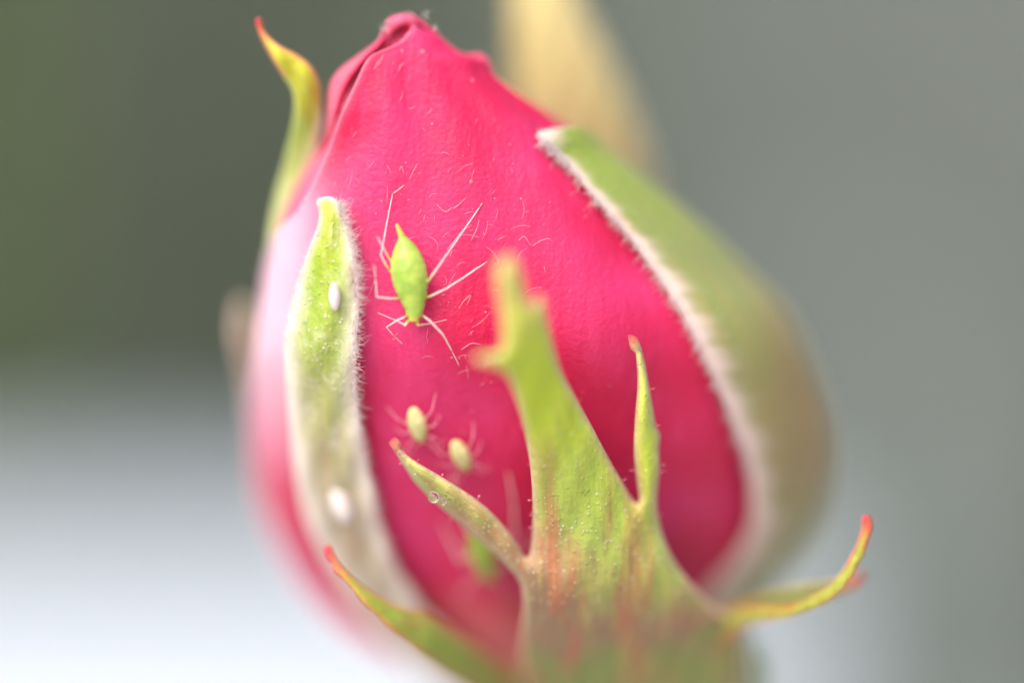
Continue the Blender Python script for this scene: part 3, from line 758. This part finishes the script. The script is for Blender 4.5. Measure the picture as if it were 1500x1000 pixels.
aphid([(581, 328), (584, 336), (589, 348), (592, 360), (595, 375), (598, 393), (601, 412), (604, 428), (606, 442), (607, 453), (606, 462), (605, 471)],
      [2.2, 3.2, 5.5, 15, 22.5, 26.5, 26, 22.5, 17.5, 13.5, 11.5, 8],
      [([(574, 400, .05), (567, 391, .07), (558, 374, .075), (566, 330, .045), (575, 284, .006), (593, 271, .003)], [.006, .0058, .0048, .0042, .0036, .003]),
       ([(590, 437, .05), (572, 437, .075), (552, 435, .085), (550, 408, .09), (548, 386, .10)], [.0065, .0055, .005, .0042, .0036]),
       ([(602, 460, .05), (582, 469, .055), (566, 479, .04), (577, 492, .02), (591, 505, .003)], [.006, .0055, .0045, .0035, .003]),
       ([(616, 425, .05), (626, 413, .065), (637, 398, .06), (650, 379, .055), (676, 342, .03), (703, 303, .004), (707, 297, .003)], [.007, .0065, .006, .0048, .0044, .004, .0035]),
       ([(614, 438, .05), (630, 434, .055), (653, 423, .045), (683, 404, .025), (711, 385, .004), (714, 383, .003)], [.0075, .0065, .0058, .0048, .004, .0035]),
       ([(612, 457, .05), (630, 470, .06), (649, 490, .055), (662, 514, .03), (673, 536, .003)], [.0065, .006, .0058, .0046, .0035]),
       ([(573, 384, .06), (562, 364, .08), (553, 347, .085)], [.006, .0048, .004]),
       ([(598, 470, .055), (593, 477, .06)], [.009, .007]), ([(610, 470, .055), (613, 477, .06)], [.009, .007]),
       ([(594, 476, .06), (577, 468, .045), (553, 458, .01)], [.0045, .0032, .0028]), ([(613, 476, .06), (630, 474, .04), (655, 468, .008)], [.0045, .0032, .0028])],
      'aphid', 'bright green aphid with long pale legs resting on the magenta petal beside the left sepal', 'aphids on the rose bud', .0014, flat=.72, seg=40)
def nymph(cx, cy, ang, ln, wd, label, mat='nymph', legs=1.0):
    ca, sa = math.cos(ang), math.sin(ang)
    def T(a, b): return (cx + a * ca - b * sa, cy + a * sa + b * ca)
    axis = [T(ln * s, 0) for s in (-.5, -.42, -.25, 0, .22, .38, .5)]
    lim = []
    for s, f in ((-1, 1), (1, 1)):
        for a0, a1, a2, k in ((-.02, -.28, -.75, 1.0), (.16, .12, -.12, .95), (.30, .5, .78, .8)):
            lim.append(([(*T(a0 * ln, s * wd * .3), .035), (*T(a1 * ln, s * wd * 1.05 * k), .05), (*T(a2 * ln * legs, s * wd * 1.55 * k), .003)], [.006, .0052, .004]))
        lim.append(([(*T(.47 * ln, s * wd * .2), .04), (*T(.75 * ln, s * wd * .9), .04), (*T(.55 * ln, s * wd * 1.5), .01)], [.005, .0035, .003]))
    aphid(axis, [wd * .12, wd * .3, wd * .47, wd * .52, wd * .42, wd * .3, wd * .16], lim, mat, label, 'aphids on the rose bud', .0014, .045, .75, True, 24, .42)
nymph(611, 622, R(76), 54, 25, 'small pale yellow young aphid on the petal, nearer the woolly left sepal')
nymph(675, 667, R(66), 50, 24, 'small yellow young aphid just above the slender left lobe of the front sepal')
aphid([(690, 772), (694, 780), (700, 795), (706, 812), (711, 828), (715, 842), (717, 852)], [4, 9, 15, 17, 14, 9, 5],
      [([(700, 800, .05), (676, 822, .07), (652, 775, .006), (646, 762, .004)], [.0085, .007, .006]),
       ([(704, 812, .05), (683, 775, .08), (668, 735, .03), (663, 690, .004)], [.0085, .007, .006]),
       ([(708, 812, .05), (738, 800, .08), (754, 780, .06), (752, 735, .03), (744, 690, .004)], [.0085, .007, .006]),
       ([(712, 832, .05), (735, 830, .07), (768, 800, .02), (778, 780, .004)], [.008, .006, .005]),
       ([(708, 835, .05), (690, 850, .06), (670, 880, .004)], [.008, .006, .005]),
       ([(714, 840, .05), (735, 852, .05), (750, 880, .004)], [.008, .006, .005])],
      'aphid', 'green aphid half hidden beneath the slender left lobe of the front sepal', 'aphids on the rose bud', .0026, .055, .7)

# ------------------------------------------------------------------ eggs and dew
def egg(px, py, ln, wd, ang, label):
    Y = float(ls_depth(px, py)) - .035 - .018; mb = MB()
    ca, sa = math.cos(ang), math.sin(ang)
    ax = [(ca, 0, -sa), (0, 1, 0), (sa, 0, ca)]
    mb.ball((0, 0, 0), (wd / 1000, wd / 1150, ln / 1000), 20, 14, axes=ax)
    v = np.vstack(mb.v); w = v @ np.array(ax[2]) / (ln / 1000)
    v = v * (1 + .10 * (np.abs(w) ** 4))[:, None]                                  # blunter ends
    c = np.array(W(px, py, Y)); ob = mesh('insect_egg', v + c, mb.f, M['egg'], None, origin=tuple(c))
    return tag(ob, label, 'egg', 'white eggs on the left sepal')
egg(490, 434, 38, 17, R(-3), 'upright white oval egg on the green upper part of the left sepal')
egg(500, 740, 52, 30, R(-22), 'tilted blurry white oval egg on the faded lower part of the left sepal')
m, nt, b = new_mat('water'); b.inputs['Base Color'].default_value = (1, 1, 1, 1); b.inputs['Roughness'].default_value = .02
b.inputs['Transmission Weight'].default_value = 1; b.inputs['IOR'].default_value = 1.33; M['water'] = m
for px, py, r, lab in ((635, 728, .017, 'largest clear dew drop on the lower edge of the slender left lobe'), (648, 734, .012, 'clear dew drop touching the largest drop on the slender left lobe'),
                       (588, 664, .0095, 'single dew drop near the red tip of the slender left lobe'), (607, 692, .0055, 'tiny dew drop between the tip and the middle of the slender left lobe'),
                       (624, 709, .005, 'tiny dew drop just above the largest drop on the slender left lobe'), (835, 850, .0055, 'single bright dew drop low on the broad reddish part of the front sepal'),
                       (707, 781, .005, 'tiny dew drop near the base of the slender left lobe')):
    c = np.array(W(px, py, float(fsY(px, py)) - .03 - r * .8)); mb = MB(); mb.ball(c, r, 18, 12)
    ob = mesh('dew_drop', np.vstack(mb.v), mb.f, M['water'], None, origin=tuple(c)); tag(ob, lab, 'dew drop', 'dew drops on the front sepal')

# ------------------------------------------------------------------ the garden far out of focus
def sheet(name, co, mat): 
    ob = mesh(name, co, [(0, 1, 2, 3)], mat, None, smooth=False); return tag(ob, kind='structure')
M['ground'] = plain('pale_ground', (.46, .46, .44), .9, 0, 1.5, .15, .3)
M['wall'] = plain('grey_render', (.145, .17, .16), .9, 0, .35, .12, .2)
M['planter'] = plain('white_glaze', (.55, .63, .74), .6, 0, 1.5, .05, .05)
M['post'] = plain('weathered_post', (.27, .33, .32), .8, 0, 3, .1, .2)
M['hedge'] = plain('hedge_leaf', (.165, .22, .125), .6, 0, 3, .3, .2)
M['shrub'] = plain('shrub_leaf', (.19, .29, .07), .6, 0, 3, .3, .2)
M['bark'] = plain('bark', (.10, .08, .06), .9, 0, 4, .3, .3)
sheet('ground', [(-300, -100, -8), (300, -100, -8), (300, 400, -8), (-300, 400, -8)], M['ground'])  # added ground, never in view, kept pale to bounce light up onto the bud
def block(name, x0, x1, y0, y1, z0, z1, mat, label=None, cat=None, kind=None, bevel=.08):
    v = [(x, y, z) for x in (x0, x1) for y in (y0, y1) for z in (z0, z1)]
    f = [(0, 1, 3, 2), (4, 6, 7, 5), (0, 4, 5, 1), (2, 3, 7, 6), (0, 2, 6, 4), (1, 5, 7, 3)]
    ob = mesh(name, v, f, mat, None, smooth=False, origin=((x0 + x1) / 2, (y0 + y1) / 2, z0))
    m = ob.modifiers.new('edge', 'BEVEL'); m.width = bevel; m.segments = 3
    return tag(ob, label, cat, kind=kind)
block('garden_wall', -60, 90, 40, 44, -8, 40, M['wall'], 'plain grey wall far out of focus behind the bud', 'wall')
block('planter', -7, 1.75, 12.0, 16, -8, -1.47, M['planter'], 'blurred bluish white planter low behind the bud', 'planter', bevel=.25)
block('garden_post', 2.3, 3.0, 18, 18.6, -8, .2, M['post'], 'blurred pale upright post behind the right flank of the bud', 'post', bevel=.12)
def leafy(name, mat, label, cat, n, fx, fy, fz, size, trunks, base):
    root = empty(name, base); tag(root, label, cat)
    mb = MB()
    for _ in range(n):
        x, y, z = fx(), random.uniform(*fy), random.uniform(*fz)
        a, bb, L_ = random.uniform(0, 6.3), random.gauss(.3, .6), random.uniform(*size)
        d = np.array([math.cos(a) * math.cos(bb), math.sin(a) * math.cos(bb), math.sin(bb)]); q = np.cross(d, (0, 0, 1)); q /= np.linalg.norm(q)
        p = np.array([x, y, z]); mb.add([p, p + d * L_ * .5 + q * L_ * .26, p + d * L_, p + d * L_ * .5 - q * L_ * .26 + (0, 0, .05)], [(0, 1, 2, 3)])
    tag(mb.build('foliage', mat, root), kind='stuff')
    st = MB(); ym = sum(fy) / 2
    for x in trunks: st.tube(spline([(x, ym, -8), (x + random.gauss(0, .3), ym, 0), (x + random.gauss(0, .5), ym, fz[1] - 1)], 6), [.18, .06], 6)
    tag(st.build('branches', M['bark'], root), kind='stuff')
leafy('hedge', M['hedge'], 'dark green hedge far out of focus along the left side', 'hedge', 6500,
      lambda: random.choice([random.uniform(-16, -3), random.uniform(-16, -3), -3 + abs(random.gauss(0, 2.0))]), (24, 29), (-8, 11), (.5, .9), [-15 + i * .95 for i in range(13)], (-9, 26, -8))
leafy('shrub', M['shrub'], 'bright green shrub out of focus at the far left edge', 'shrub', 1500,
      lambda: -4.6 - abs(random.gauss(0, 1.6)), (17, 20), (-1.5, 9), (.4, .8), [-7, -6.2, -5.4], (-6.2, 18.5, -8))
